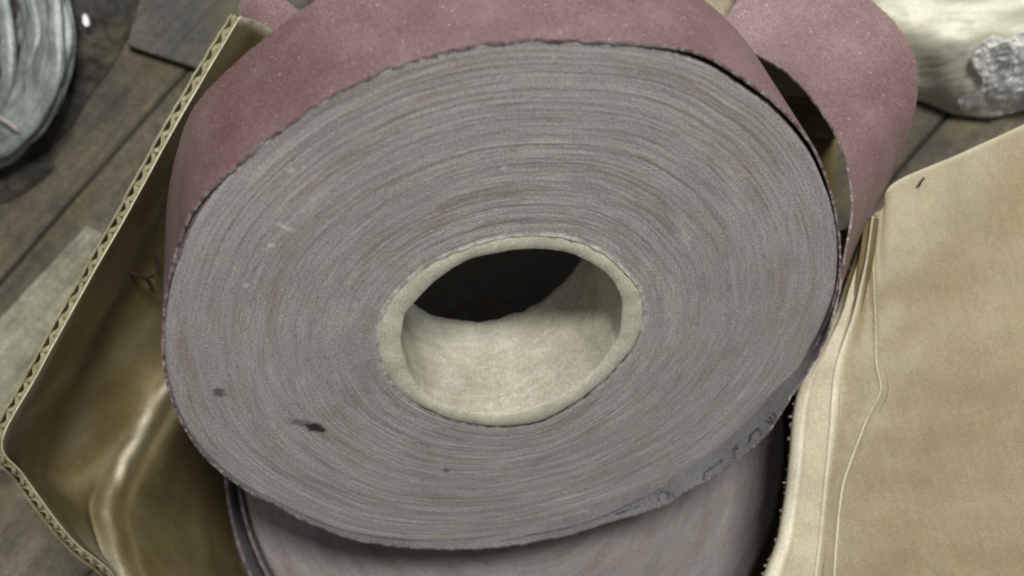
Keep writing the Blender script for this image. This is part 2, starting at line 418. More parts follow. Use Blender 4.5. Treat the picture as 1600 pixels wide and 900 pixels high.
# the loose outer lap: one continuous strip - round the roll, off it at the right, up into a loop
def L2(u, v, h): return tuple(on_face(u, v, h))
lap = [(1150,694,0),(1232,604,0),(1284,525,0),(1312,440,0),(1314,380,0),(1307,330,.0002),(1296,285,.0004),(1277,238,.0006),(1261,213,.0008),(1240,187,.001),(1213,160,.001),(1187,139,.001),(1160,120,.001),(1120,94,.001),(1080,78,.001),(1040,71,.0008),
       (970,65,.0004),(897,62,.0003),(824,61,.0002),(728,72,.0002),(666,88,.0002),(604,107,.0002),(556,130,.0002),(501,157,.0002),(450,192,.0003),(395,235,.0005),(352,272,.0006),(316,308,.0007),(290,347,.0006),(270,405,.0004),
       (257,465,.0003),(252,520,.0003),(254,570,.0003),(265,620,.0003),(283,662,.0004),(318,713,.0005),(370,758,.0006),(429,790,.0008),(483,818,.001),(545,842,.0014),(620,855,.002),(690,859,.003),(755,858,.004),(830,848,.005),(889,836,.006),
       (960,815,.0075),(1038,790,.009),(1072,770,.0095),(1102,753,.010),(1128,737,.010),(1153,720,.0105),(1180,697,.0105),(1204,673,.0105),(1219,650,.0095),(1234,626,.0085),(1262,585,.006),(1290,535,.004),(1305,490,.003)]
P3 = [L2(*q) for q in lap]
dd = tuple(-nv*WID)
near = list(P3); wid = [dd]*len(P3)
# as it nears the take-off point the strip twists until its width runs straight down
for i, k in ((-4, 0.15), (-3, 0.35), (-2, 0.6), (-1, 0.85)):
    a = Vector(dd); ray = (Vector(P3[i])-Vector((0, 0, H))).normalized()*WID
    wid[len(P3)+i] = tuple((a*(1-k)+ray*k).normalized()*WID)
def V3(u, v, d): return W(u, v, H-d)
tail = [((1314,452,.405), (1317,440,.454)), ((1322,400,.402), (1345,372,.449)), ((1333,330,.400), (1388,288,.444)), ((1326,262,.402), (1411,232,.441)), ((1304,205,.406), (1428,180,.439)),
        ((1268,152,.412), (1434,128,.437)), ((1232,115,.417), (1424,74,.436)), ((1200,94,.421), (1392,28,.436)), ((1160,74,.426), (1350,-10,.438)), ((1126,44,.430), (1310,-50,.44)), ((1146,10,.434), (1280,-100,.445)), ((1165,-40,.436), (1250,-150,.447)), ((1100,-60,.438), (1170,-170,.45)), ((1020,-120,.44), (1050,-230,.455)), ((900,-150,.44), (900,-265,.455))]
for A, B in tail:
    a, b = V3(*A), V3(*B); near.append(tuple(a)); wid.append(tuple(b-a))
both = [tuple(n_)+tuple(w_) for n_, w_ in zip(near, wid)]
sm = catmull(both, 18)
A_ = [Vector(q[:3]) for q in sm]; B_ = [Vector(q[:3])+Vector(q[3:]) for q in sm]
inv = MAT.inverted()
A_ = [inv @ p for p in A_]; B_ = [inv @ p for p in B_]
strip = slab('loose_strip', A_, B_, 0.0008, [M_RED, M_CLOTH, M_FRAY], None, nw=16, jag=0.00055)
child(strip)
tag(strip, 'loose outer lap of the strip, red grit outside and grey cloth inside')

# a second thin turn just inside the lap, standing a little proud at the bottom and the left
turn = [(889,816,.0004),(755,847,.0008),(646,853,.0012),(545,838,.0008),(483,815,.0006),(429,787,.0005),(374,757,.0004),(320,711,.0004),(280,655,.0004),(257,570,.0004),(258,470,.0004),(276,404,.0004),(300,345,.0002),(328,307,-.0004)]
q = catmull([tuple(on_face(*p_)) for p_ in turn], 24)
A2 = [inv @ Vector(p_) for p_ in q]; B2 = [p_+Vector((0, 0, -0.03)) for p_ in A2]
A2, B2 = A2[::-1], B2[::-1]
child(slab('thin_turn', A2, B2, 0.0004, [M_RED, M_CLOTH, M_FRAY], None, nw=4, jag=0.0004))

turn2 = [(1052,752,.001),(1024,768,.003),(960,799,.0048),(889,824,.004),(820,838,.003),(755,850,.0018),(700,853,.0006)]
q = catmull([tuple(on_face(*p_)) for p_ in turn2], 24)
A3 = [inv @ Vector(p_) for p_ in q][::-1]; B3 = [p_+Vector((0, 0, -0.02)) for p_ in A3]
child(slab('thin_turn', A3, B3, 0.0004, [M_RED, M_CLOTH, M_FRAY], None, nw=4, jag=0.0004))

# the printing on the cloth side of the lap, low on the right: letters half swallowed by the roll
def on_lap(u, v):
    """where the ray through (u, v) meets the inner side of the lap"""
    best = None
    ray = Vector(((u-800)/F, (450-v)/F, -1))
    for k in range(0, 140):
        h = 0.012-0.014*k/139
        q = on_face(u, v, h); t, r = math.atan2((q-cc).dot(bv), (q-cc).dot(av)), 0
        r = math.hypot((q-cc).dot(bv), (q-cc).dot(av))
        # radius of the lap at that angle
        lr = lap_r(t % (2*math.pi))
        if r > lr-0.00095: return (t, lr-0.0010, h)
    return None
tab = sorted((math.atan2((Vector(q[:3])-cc).dot(bv), (Vector(q[:3])-cc).dot(av)) % (2*math.pi), math.hypot((Vector(q[:3])-cc).dot(bv), (Vector(q[:3])-cc).dot(av))) for q in sm[36*18:57*18])
def lap_r(t):
    lo = 0
    for i in range(len(tab)-1):
        if tab[i][0] <= t <= tab[i+1][0]:
            k = (t-tab[i][0])/max(1e-9, tab[i+1][0]-tab[i][0]); return tab[i][1]*(1-k)+tab[i+1][1]*k
    return tab[0][1] if t < tab[0][0] else tab[-1][1]
ink = [[(1029,783),(1030,771),(1037,767),(1045,772),(1044,781)], [(1041,766),(1055,776)], [(1000,776),(1024,765)],
       [(962,804),(1000,791)], [(1099,751),(1101,739),(1112,731),(1130,719)], [(1112,731),(1131,717)],
       [(1147,716),(1148,703),(1155,699)], [(1144,704),(1158,690)], [(1166,696),(1174,684)], [(1170,683),(1186,668)], [(1187,674),(1190,680)], [(1186,668),(1189,677)],
       [(1196,657),(1207,662)], [(1203,651),(1208,662)], [(1208,644),(1214,652)]]
V, Fc = [], []
for st in ink:
    pts = []
    for (a, b) in zip(st[:-1], st[1:]):
        for k in range(6):
            pts.append((a[0]+(b[0]-a[0])*k/6, a[1]+(b[1]-a[1])*k/6))
    pts.append(st[-1])
    prev = None
    for i, (u, v) in enumerate(pts):
        p0 = pts[max(0, i-1)]; p1 = pts[min(len(pts)-1, i+1)]
        dx, dy = p1[0]-p0[0], p1[1]-p0[1]; L = math.hypot(dx, dy) or 1; ox, oy = -dy/L*1.6, dx/L*1.6
        a, b = on_lap(u+ox, v+oy), on_lap(u-ox, v-oy)
        if not a or not b: prev = None; continue
        for (t, r, h) in (a, b): V.append((r*math.cos(t), r*math.sin(t), h))
        if prev is not None: Fc.append((prev, prev+1, len(V)-1, len(V)-2))
        prev = len(V)-2
if V:
    o = mesh_obj('printed_lettering', V, Fc, M_INK, None, smooth=False); o.parent = strip

# loose crumpled end of the strip at the top left
e1A = [V3(610,60,.425), V3(560,70,.42), V3(500,78,.418), V3(440,75,.416), V3(390,70,.42), V3(365,60,.43)]
e1B = [V3(612,-30,.44), V3(562,14,.43), V3(515,22,.425), V3(478,20,.42), V3(440,-4,.424), V3(392,-40,.43)]
sm1 = catmull([tuple(a)+tuple(b) for a, b in zip(e1A, e1B)], 14)
child(slab('strip_end', [inv @ Vector(q_[:3]) for q_ in sm1], [inv @ Vector(q_[3:]) for q_ in sm1], 0.0008, [M_RED, M_CLOTH, M_FRAY], None, nw=10, jag=0.0006, bow=0.0015))
e2A = [V3(640,40,.42), V3(560,30,.412), V3(505,22,.408), V3(484,10,.412)]
e2B = [V3(640,-70,.43), V3(560,-60,.42), V3(500,-55,.415), V3(470,-50,.42)]
sm2 = catmull([tuple(a)+tuple(b) for a, b in zip(e2A, e2B)], 14)
child(slab('strip_end', [inv @ Vector(q_[:3]) for q_ in sm2], [inv @ Vector(q_[3:]) for q_ in sm2], 0.0008, [M_RED, M_CLOTH, M_FRAY], None, nw=10, jag=0.0008, bow=0.002))

# ------------------------------------------------------------------ the roll underneath, lying flat
R2 = 0.115; c2 = W(800, 694, 0.055)
roll2 = empty('sandpaper_roll', (c2.x, c2.y, 0.055))
tag(roll2, 'lower abrasive roll lying flat under the big tilted roll, only its grey lower rim showing', 'sandpaper roll', 'abrasive rolls in the box')
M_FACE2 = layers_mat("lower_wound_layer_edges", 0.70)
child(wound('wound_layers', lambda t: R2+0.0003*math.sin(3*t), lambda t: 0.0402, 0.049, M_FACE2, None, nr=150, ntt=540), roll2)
child(core('core_tube', lambda t: 0.0400, lambda t: 0.0340, 0.0475, None, ntt=240), roll2)
def ring(r0, dr, th0, th1, h, n=260):
    A = [];B = []
    for i in range(n+1):
        t = math.radians(th0+(th1-th0)*i/n); r = r0(math.degrees(t))
        A.append(Vector((r*math.cos(t), r*math.sin(t), h+0.0005*nz(i*0.03, dr*900)))); B.append(A[-1]+Vector((0, 0, -0.048)))
    return A, B
A, B = ring(lambda d: R2+0.0016+0.0012*max(0, math.sin(math.radians(d-150))), 1, 20, 300, 0.0004)
child(slab('loose_turn', A, B, 0.0009, [M_RED, M_CLOTH, M_FRAY], None, nw=5, jag=0.0004), roll2)
A, B = ring(lambda d: R2+0.0070+0.006*max(0, math.sin(math.radians((d-175)*0.9)))-0.00*(d < 175), 2, 100, 290, -0.003)
child(slab('loose_turn', A, B, 0.0009, [M_RED, M_CLOTH, M_FRAY], None, nw=5, jag=0.0004), roll2)

# ------------------------------------------------------------------ open carton
box = empty('cardboard_box', (0, 0, 0)); tag(box, 'open tan corrugated carton with flaps spread around the two rolls', 'cardboard box')
def sheet(name, rows, th, mats, nu=14, nv_=18, rough=0.0006, freq=35, seed=0, parent=box, worn_or_lit=None, fray=0.0):
    """a board: rows of (u, v, z) control points -> smooth grid with thickness; mats = top, underside, edge"""
    R = [[tuple(W(*p_)) for p_ in r_] for r_ in rows]
    R = [catmull(r_, nu) for r_ in R]
    n = len(R[0]); G = []
    colsm = [catmull([R[i][j] for i in range(len(R))], nv_) for j in range(n)]
    m = len(colsm[0])
    P = [[Vector(colsm[j][i]) for j in range(n)] for i in range(m)]
    for i in range(m):
        for j in range(n):
            p_ = P[i][j]; p_.z += rough*(nz(p_.x*freq, p_.y*freq, seed)+0.4*nz(p_.x*freq*3.1, p_.y*freq*3.1, seed+9))
            if fray and j < 3: p_.x += fray*(nz(i*0.9, 4)+0.6*nz(i*2.3, 7))*(1-j/3)
    V = []
    def nrm(i, j):
        a = P[min(i+1, m-1)][j]-P[max(i-1, 0)][j]; b = P[i][min(j+1, n-1)]-P[i][max(j-1, 0)]
        q_ = a.cross(b); return q_.normalized() if q_.length > 1e-12 else Vector((0, 0, 1))
    flip = 1 if nrm(m//2, n//2).z >= 0 else -1
    for i in range(m):
        for j in range(n): V.append(P[i][j])
    off = len(V)
    for i in range(m):
        for j in range(n): V.append(P[i][j]-nrm(i, j)*flip*th)
    Fc, mt = [], []; q = lambda i, j: i*n+j
    for i in range(m-1):
        for j in range(n-1):
            f = (q(i, j), q(i+1, j), q(i+1, j+1), q(i, j+1)); Fc.append(f if flip > 0 else f[::-1]); mt.append(0)
            f = tuple(off+x for x in f); Fc.append(f[::-1] if flip > 0 else f); mt.append(1)
    dup = {}
    def d(ix):
        if ix not in dup: dup[ix] = len(V); V.append(V[ix])
        return dup[ix]
    border = [(q(i, 0), q(i+1, 0)) for i in range(m-1)]+[(q(m-1, j), q(m-1, j+1)) for j in range(n-1)]+[(q(i+1, n-1), q(i, n-1)) for i in range(m-2, -1, -1)]+[(q(0, j+1), q(0, j)) for j in range(n-2, -1, -1)]
    for a, b in border:
        Fc.append((d(a), d(b), d(b+off), d(a+off))); mt.append(2)
    o = mesh_obj(name, V, Fc, mats, parent, mt)
    if worn_or_lit:
        wa = o.data.attributes.new('worn_or_lit', 'FLOAT', 'POINT'); vals = [0.0]*len(V)
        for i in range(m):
            for j in range(n): vals[q(i, j)] = max(0.0, min(1.0, worn_or_lit(i/nv_, j/nu)))
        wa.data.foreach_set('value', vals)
    return o, P
# right side: wall top edge, roll-over, creases, flap running out of the picture. one row per height in the photo
rows = []
def rr(v, edge, c1, c2_, zt=0.112, far=None, st=0.0007):
    f = far or (v, v, v, v)
    return [(edge-1, v, zt-0.0025), (edge+1, v, zt+0.0002), (edge+10, v, zt+0.0030), (edge*0.62+c1*0.38, v, zt+0.0046), (c1-4, v, zt+0.0050), (c1+2, v, zt+0.0050+st), (c1*0.5+c2_*0.5, v, zt+0.0054),
            (c2_-5, v, zt+0.0057), (c2_, v, zt+0.0064), (c2_+6, v, zt+0.0058), (c2_+40, f[0], zt+0.0060), (1500, f[1], zt+0.006), (1640, f[2], zt+0.004), (1850, f[3], zt-0.004)]
rows = [[(u_, v_, z_) for (u_, v_, z_) in rr(338, 1352, 1362, 1374, 0.108, (281, 240, 175, 70), .004)[:-5]]+[(1381, 322, .1136), (1398, 285, .114), (1500, 240, .114), (1640, 175, .112), (1850, 70, .104)], rr(400, 1336, 1353, 1366, 0.110, (350, 320, 290, 220), .004), rr(450, 1318, 1342, 1366, 0.111, (415, 400, 380, 330), .003), rr(496, 1302, 1331, 1368, 0.111, (475, 468, 455, 430), .002), rr(565, 1266, 1308, 1369, 0.112),
        rr(611, 1247, 1301, 1375, 0.112), rr(657, 1238, 1297, 1353, 0.112), rr(715, 1233, 1291, 1331, 0.112), rr(765, 1228, 1286, 1316, 0.112), rr(842, 1214, 1279, 1308, 0.112),
        rr(910, 1190, 1270, 1303, 0.111), rr(1000, 1168, 1262, 1298, 0.110), rr(1150, 1130, 1240, 1290, 0.108)]
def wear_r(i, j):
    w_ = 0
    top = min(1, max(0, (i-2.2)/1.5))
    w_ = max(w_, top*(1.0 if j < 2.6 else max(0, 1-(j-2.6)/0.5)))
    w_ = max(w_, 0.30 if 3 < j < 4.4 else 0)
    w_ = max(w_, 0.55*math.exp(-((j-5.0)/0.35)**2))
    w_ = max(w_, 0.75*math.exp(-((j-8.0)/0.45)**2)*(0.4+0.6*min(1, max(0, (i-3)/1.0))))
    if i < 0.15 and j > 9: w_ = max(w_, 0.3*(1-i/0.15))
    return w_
sheet('right_flap'.replace('right_', ''), rows, 0.0030, [M_BOARD, M_BOARD_IN, M_BOARD_CUT], nu=8, nv_=16, rough=0.0011, freq=26, seed=3, worn_or_lit=wear_r, fray=0.0022)
# walls under the hinges
def wall(name, line, z0, mats, th=0.003):
    A = [Vector(p_) for p_ in line]; B = [Vector((p_[3], p_[4], z0)) if len(p_) > 3 else Vector((p_[0], p_[1], z0)) for p_ in line]
    A = [Vector(p_[:3]) for p_ in line]
    q_ = catmull([tuple(a)+tuple(b) for a, b in zip(A, B)], 10)
    return slab(name, [Vector(x[:3]) for x in q_], [Vector(x[3:]) for x in q_], th, mats, box, nw=10, jag=0.0002)
pr = [(352, 1352), (450, 1322), (565, 1272), (657, 1242), (765, 1233), (842, 1219), (1000, 1172), (1150, 1134)]
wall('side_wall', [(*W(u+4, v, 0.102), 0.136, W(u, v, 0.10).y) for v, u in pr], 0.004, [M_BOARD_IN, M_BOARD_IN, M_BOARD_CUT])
# left side flap: outer corrugated edge, dished panel, bright fold, wall going down
lo = [  # (outer edge) (1/3) (2/3) (fold) (below fold) (wall foot)
    [(376, 26, .172), (410, 38, .160), (440, 60, .145), (480, 90, .110), (500, 100, .100), (500, 130, .004)],
    [(316, 128, .172), (348, 140, .156), (378, 158, .137), (432, 190, .104), (450, 200, .094), (462, 215, .004)],
    [(258, 228, .172), (288, 243, .152), (315, 262, .132), (385, 305, .096), (402, 315, .085), (425, 330, .004)],
    [(190, 352, .172), (220, 372, .150), (250, 395, .126), (335, 460, .090), (352, 470, .080), (385, 480, .004)],
    [(122, 470, .171), (155, 500, .148), (185, 525, .122), (290, 555, .092), (306, 566, .083), (362, 575, .004)],
    [(58, 588, .169), (92, 616, .143), (132, 640, .115), (243, 628, .097), (258, 640, .086), (358, 650, .004)],
    [(4, 690, .166), (40, 716, .140), (95, 730, .112), (205, 700, .098), (222, 712, .086), (356, 715, .004)]]
lo2 = [[(4, 690, .166), (40, 716, .140), (95, 730, .112), (205, 700, .098), (222, 712, .086), (356, 715, .004)],
    [(34, 738, .155), (64, 756, .133), (108, 768, .112), (180, 755, .100), (199, 768, .086), (356, 775, .004)],
    [(76, 795, .142), (100, 806, .126), (132, 808, .110), (168, 795, .100), (196, 808, .084), (362, 830, .004)],
    [(120, 848, .128), (138, 856, .118), (155, 860, .109), (180, 850, .100), (206, 858, .084), (374, 880, .004)],
    [(176, 896, .112), (182, 900, .108), (188, 903, .104), (198, 903, .098), (216, 906, .084), (392, 930, .004)],
    [(200, 960, .104), (206, 962, .102), (212, 965, .100), (222, 968, .096), (238, 975, .084), (380, 1000, .004)]]
rows = []
for r_ in lo+lo2[1:]:
    f = r_[3]; rows.append([r_[0], r_[1], (r_[2][0], r_[2][1], r_[2][2]), (f[0]-26, f[1]-4, f[2]+0.0015), (f[0], f[1], f[2]+0.0032), (f[0]+15, f[1]+3, f[2]+0.0008), r_[4], r_[5]])
    rows[-1][5] = (f[0]+24, f[1]+5, f[2]-0.0035)
    rows[-1][6] = (f[0]+62, f[1]+10, f[2]-0.018)
def worn_lit_l(i, j):
    w_ = 0.62*math.exp(-((j-3.95)/(0.42 if j < 3.95 else 0.42))**2)*max(0.25, min(1.0, (7.4-i)/0.8))*(0.85+1.1*nz(i*1.9, j*1.5))  # fold: real wear plus the light it catches, both in the pale colour
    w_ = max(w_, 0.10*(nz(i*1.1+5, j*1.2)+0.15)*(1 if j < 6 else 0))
    w_ = max(w_, 0.9*max(0, 1-i/0.22) if j < 3 else 0)  # lit top corner, its light painted in as pale colour
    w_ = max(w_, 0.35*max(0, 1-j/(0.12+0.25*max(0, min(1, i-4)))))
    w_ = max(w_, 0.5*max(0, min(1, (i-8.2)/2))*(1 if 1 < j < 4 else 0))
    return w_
oL, PL = sheet('flap', rows, 0.0004, [M_BOARD_IN, M_BOARD_IN, M_BOARD_CUT], nu=10, nv_=14, rough=0.0011, freq=22, seed=11, worn_or_lit=worn_lit_l)
# outer liner and the fluting between, real pieces seen at the cut edge
m_ = len(PL); ntop = 14*9+1
edge = [PL[i][0] for i in range(min(m_, ntop+40))]
inn = [PL[i][10] for i in range(min(m_, ntop+40))]
outn = []
for i, (p_, q_) in enumerate(zip(edge, inn)):
    t = (edge[min(i+1, len(edge)-1)]-edge[max(i-1, 0)]).normalized(); dn = (q_-p_).normalized()
    nn = t.cross(dn).normalized()
    if nn.x > 0: nn = -nn
    outn.append(nn)
TH = 0.0030
ea = [(e+n_*TH) for e, n_ in zip(edge, outn)]; eb = [(q_+n_*TH) for q_, n_ in zip(inn, outn)]
slab('outer_liner', ea[::-1], eb[::-1], 0.0008, [M_FLUTE, M_BOARD, M_FLUTE], box, nw=6, jag=0.0009)
tm = [(e+n_*0.0003) for e, n_ in zip(edge, outn)]; te = [(e+(q_-e).normalized()*0.0016+n_*0.0003) for e, n_, q_ in zip(edge, outn, inn)]
slab('inner_liner_edge', tm[::-1], te[::-1], 0.0007, [M_FLUTE]*3, box, nw=2, jag=0.0003)
# fluting: resample along the edge by length
cum = [0]
for i in range(1, len(edge)): cum.append(cum[-1]+(edge[i]-edge[i-1]).length)
def at(s_):
    for i in range(1, len(cum)):
        if cum[i] >= s_:
            k = (s_-cum[i-1])/(cum[i]-cum[i-1]); return edge[i-1].lerp(edge[i], k), outn[i-1].lerp(outn[i], k), (inn[i]-edge[i]).normalized()
    return edge[-1], outn[-1], (inn[-1]-edge[-1]).normalized()
A, B = [], []; Ltot = cum[-1]; n = int(Ltot/0.00035)
for i in range(n+1):
    s_ = Ltot*i/n; p_, n_, dn = at(s_)
    o_ = 0.0024+(0.0007+0.0002*nz(s_*60, 5))*math.sin(2*math.pi*s_/0.0062+0.9*math.sin(s_*90))
    A.append(p_+n_*o_+dn*(0.0004+0.0004*nz(s_*400, 2))); B.append(p_+n_*o_+dn*0.004)
slab('fluting', A, B, 0.0014, [M_FLUTE]*3, box, nw=3, jag=0.0002)
# back wall and back flap, glimpsed between the roll and its loop
yb = 0.074
wall('added_light_block', [(0.055, yb+0.007, 0.168), (0.0, yb+0.013, 0.172), (-0.030, yb+0.016, 0.171), (-0.052, yb+0.019, 0.169)], 0.1015, [M_BOARD_IN, M_BOARD, M_BOARD_CUT])  # added upright board, keeps the far fill light out of the core hole
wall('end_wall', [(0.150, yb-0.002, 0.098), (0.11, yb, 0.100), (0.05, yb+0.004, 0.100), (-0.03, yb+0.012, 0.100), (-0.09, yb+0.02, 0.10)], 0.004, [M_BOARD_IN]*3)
sheet('flap', [[(1290, 150, .101), (1290, 90, .1005), (1290, -20, .098), (1290, -150, .08)], [(1215, 149, .1012), (1215, 90, .1015), (1215, -20, .101), (1215, -150, .085)], [(1100, 140, .1012), (1100, 80, .1015), (1100, -20, .101), (1100, -150, .09)], [(900, 120, .1012), (900, 60, .1015), (900, -20, .101), (900, -150, .09)]],
      0.003, [M_BOARD, M_BOARD_IN, M_BOARD_CUT], nu=8, nv_=8, rough=0.0008, seed=21)
mesh_obj('box_floor', [(-0.125, -0.22, 0.0035), (0.137, -0.22, 0.0035), (0.152, 0.074, 0.0035), (-0.09, 0.094, 0.0035), (-0.125, -0.22, 0.0012), (0.137, -0.22, 0.0012), (0.152, 0.074, 0.0012), (-0.09, 0.094, 0.0012)],
         [(0, 1, 2, 3), (7, 6, 5, 4), (0, 4, 5, 1), (1, 5, 6, 2), (2, 6, 7, 3), (3, 7, 4, 0)], [M_BOARD_IN], box, smooth=False)

# ------------------------------------------------------------------ things lying on the floor
# pale scrap board, top left of the flap
def plate(name, pts, z, th, mat, n=10, bev=0.0006):
    P = [Vector(W(u, v, z)) for u, v in pts]; c = sum(P, Vector())/len(P)
    V, Fc = [], []; k = len(P)
    ring_ = []
    for i in range(k):
        a, b = P[i], P[(i+1) % k]
        for j in range(n):
            q_ = a.lerp(b, j/n); q_ += (q_-c).normalized()*0.0006*nz(q_.x*90, q_.y*90, 3); ring_.append(q_)
    m = len(ring_)
    for zz, s_ in ((z-th, 0), (z-bev, 0), (z, bev)):
        for q_ in ring_:
            d = (c-q_).normalized()*s_; V.append((q_.x+d.x, q_.y+d.y, zz))
    for L in range(2):
        for i in range(m):
            j = (i+1) % m; Fc.append((L*m+i, L*m+j, (L+1)*m+j, (L+1)*m+i))
    Fc.append(tuple(2*m+i for i in range(m)))
    return mesh_obj(name, V, Fc, mat, None, smooth=False)
M_PALE = wood_mat("dusty_pale_board", (0.19, 0.188, 0.14), (0.25, 0.25, 0.19), (0.31, 0.31, 0.245), WOOD_ROT)
M_SLATE = wood_mat("dark_grey_board", (0.060, 0.060, 0.054), (0.078, 0.077, 0.068), (0.10, 0.10, 0.088), WOOD_ROT)
o = plate('scrap_board', [(133, 354), (205, 384), (330, 440), (120, 760), (-160, 700), (-60, 560)][::-1], 0.004, 0.0036, M_PALE); tag(o, 'pale dusty board lying on the floor beside the left carton flap', 'board')
o = plate('slate_board', [(198, 70), (325, 113), (460, 155), (520, -60), (240, -90)][::-1], 0.006, 0.0055, M_SLATE); tag(o, 'dark grey board lying flat at the top left, above the flap corner', 'board')

# coil of pale green plastic tubing, top left corner
s = NT("translucent_green_plastic"); co = s.coord()
col = s.ramp(s.noise(co, 70, 4, 0.6, 0.8), [(0.3, (0.095, 0.115, 0.108)), (0.5, (0.165, 0.195, 0.186)), (0.72, (0.29, 0.325, 0.31))])
col = speckle(s, co, col, 0.5, 1300)
M_TUBE = s.done(col, 0.42, s.bump(s.noise(co, 260, 4, 0.6, 0.6), 0.35, 0.0012), 0.7, Transmission_Weight=0.1)
tub = empty('plastic_tubing', W(40, 120, 0.01)); tag(tub, 'coil of flattened pale green plastic tubing in the top left corner', 'tubing')
def tube(name, pts, ra, rb, mat, parent, nseg=20, per=14, wr=0.12):
    q_ = catmull([tuple(W(*p_[:3]))+(p_[3] if len(p_) > 3 else 1.0,) for p_ in pts], per); V, Fc = [], []
    n = len(q_)
    for i in range(n):
        p_ = Vector(q_[i][:3]); a = Vector(q_[max(0, i-1)][:3]); b = Vector(q_[min(n-1, i+1)][:3]); t = (b-a).normalized()
        sx = t.cross(Vector((0, 0, 1))).normalized(); sz = sx.cross(t)
        for j in range(nseg):
            an = 2*math.pi*j/nseg; k = 1+wr*nz(i*0.13, math.cos(an)*1.6, math.sin(an)*1.6+per)+0.07*math.cos(an*7+i*0.03)
            V.append(p_+sx*ra*q_[i][3]*k*math.cos(an)+sz*rb*q_[i][3]*k*math.sin(an))
    for i in range(n-1):
        for j in range(nseg):
            j2 = (j+1) % nseg; Fc.append((i*nseg+j, i*nseg+j2, (i+1)*nseg+j2, (i+1)*nseg+j))
    Fc.append(tuple(range(nseg))[::-1]); Fc.append(tuple((n-1)*nseg+j for j in range(nseg)))
    o = mesh_obj(name, V, Fc, mat, None)
    if parent: o.parent = parent; o.matrix_parent_inverse = Matrix.Translation(parent.location).inverted()
    return o
main = [(60,-90,.026), (68,-20,.029), (76,50,.031), (74,105,.031), (62,150,.029), (34,190,.026), (-6,222,.021), (-80,250,.016)]
rnd = random.Random(4)
for k, (off, r_, dz) in enumerate([(-30, .0042, -.002), (-17, .0050, .001), (-4, .0046, .003), (9, .0052, .002), (21, .0044, .0015), (31, .0034, -.003), (14, .0030, .006), (-24, .0026, .004)]):
    pts = []
    for i, (u, v, z) in enumerate(main):
        a = main[max(0, i-1)]; b = main[min(len(main)-1, i+1)]; dx, dy = b[0]-a[0], b[1]-a[1]; L = math.hypot(dx, dy)
        o_ = off*(1.0-0.10*abs(i-3))+rnd.uniform(-5, 5)
        pts.append((u+dy/L*o_, v-dx/L*o_, z+dz+rnd.uniform(-.001, .001), rnd.uniform(0.85, 1.15)))
    tube('tube_loop', pts, r_, r_*0.5, M_TUBE, tub, wr=0.25)
tube('tube_loop', [(10,-90,.018), (2,-20,.022), (10,40,.024), (14,100,.024), (6,150,.022), (-20,185,.018), (-60,215,.016)], 0.0035, 0.0018, M_TUBE, tub)
tube('tube_loop', [(60,-60,.012), (44,20,.014), (24,60,.014), (-10,98,.012), (-60,140,.010)], 0.0042, 0.0022, M_TUBE, tub)
tube('tube_loop', [(40,120,.010), (22,140,.012), (-5,165,.012), (-60,220,.010)], 0.0020, 0.0012, M_TUBE, tub)
s = NT("dull_tie").done((0.30, 0.27, 0.25), 0.7)
tube('tie', [(-10,180,.033), (10,190,.036), (26,203,.036), (36,216,.028), (40,222,.02)], 0.0009, 0.0006, s, tub)

s = NT("dark_torn_fibre").done((0.035, 0.014, 0.012), 0.8)
for pts in ([(204,424,.1435),(216,431,.1415),(228,434,.138),(241,431,.133)], [(228,434,.138),(236,446,.133),(240,456,.130)], [(244,392,.135),(248,410,.133),(247,428,.131)]):
    o = tube('torn_fibre', pts, 0.0006, 0.0003, s, box, nseg=8, per=6, wr=0.5)
tube('torn_fibre', [(1435,292,.1165),(1438,286,.1168),(1444,277,.1165)], 0.0004, 0.0002, s, box, nseg=8, per=6, wr=0.5)
# grimy scraps and a bright chip beside the tubing
M_GRIME = wood_mat("grimy_scraps", (0.02, 0.019, 0.016), (0.035, 0.033, 0.028), (0.06, 0.056, 0.048), 0.3)
def rag(name, pts, z0, amp, seed, mat, n=46):
    P = [W(u, v, 0) for u, v in pts]; c = sum(P, Vector())/len(P); V, Fc = [], []
    k = len(P); bd = catmull([tuple(p_) for p_ in P], 12, closed=True); m = len(bd)
    for i in range(n+1):
        f = i/n
        for q_ in bd:
            p_ = c.lerp(Vector(q_), f); h = amp*(1-f**3)*(0.55+0.6*nz(p_.x*60, p_.y*60, seed)+0.4*nz(p_.x*170, p_.y*170, seed))
            V.append((p_.x, p_.y, z0+max(h, 0.0001)))
    for i in range(n):
        for j in range(m):
            j2 = (j+1) % m; Fc.append((i*m+j, (i+1)*m+j, (i+1)*m+j2, i*m+j2))
    return mesh_obj(name, V, Fc, mat, None)
o = rag('grimy_rag', [(70,-80), (190,-60), (215,20), (196,66), (170,110), (140,150), (112,196), (70,236), (48,262), (20,240), (40,120)], 0.0003, 0.010, 5, M_GRIME); tag(o, 'crumpled dark grimy rag on the floor beside the green tubing', 'rag')
o = rag('dirt_scraps', [(-60,250), (30,222), (70,236), (84,262), (40,300), (0,318), (-70,330)], 0.0003, 0.005, 9, M_GRIME); tag(o, 'loose dark dirt and scraps on the floor below the tubing', 'dirt', kind='stuff')
M_CHIP = NT("bright_foil").done((0.93, 0.92, 0.95), 0.25, None, 0.8)
V = []; c = W(133, 32, 0.014)
for (x, y, z) in ((-1.2, 2.2, 0.3), (0.4, 2.6, 0.9), (1.8, 0.5, 0.6), (1.9, -1.9, 0.2), (0.6, -2.6, 0.7), (-1.2, -0.6, 0.2)): V.append(c+Vector((x*0.0009, y*0.0011, z*0.0009)))
V += [v_+Vector((0.0001, 0, -0.0012)) for v_ in V[:6]]
o = mesh_obj('foil_chip', V, [tuple(range(6)), tuple(range(11, 5, -1))]+[(i, i+6, (i+1) % 6+6, (i+1) % 6) for i in range(6)], M_CHIP, None, smooth=False); tag(o, 'tiny bright white foil chip on the dark rag', 'foil chip')

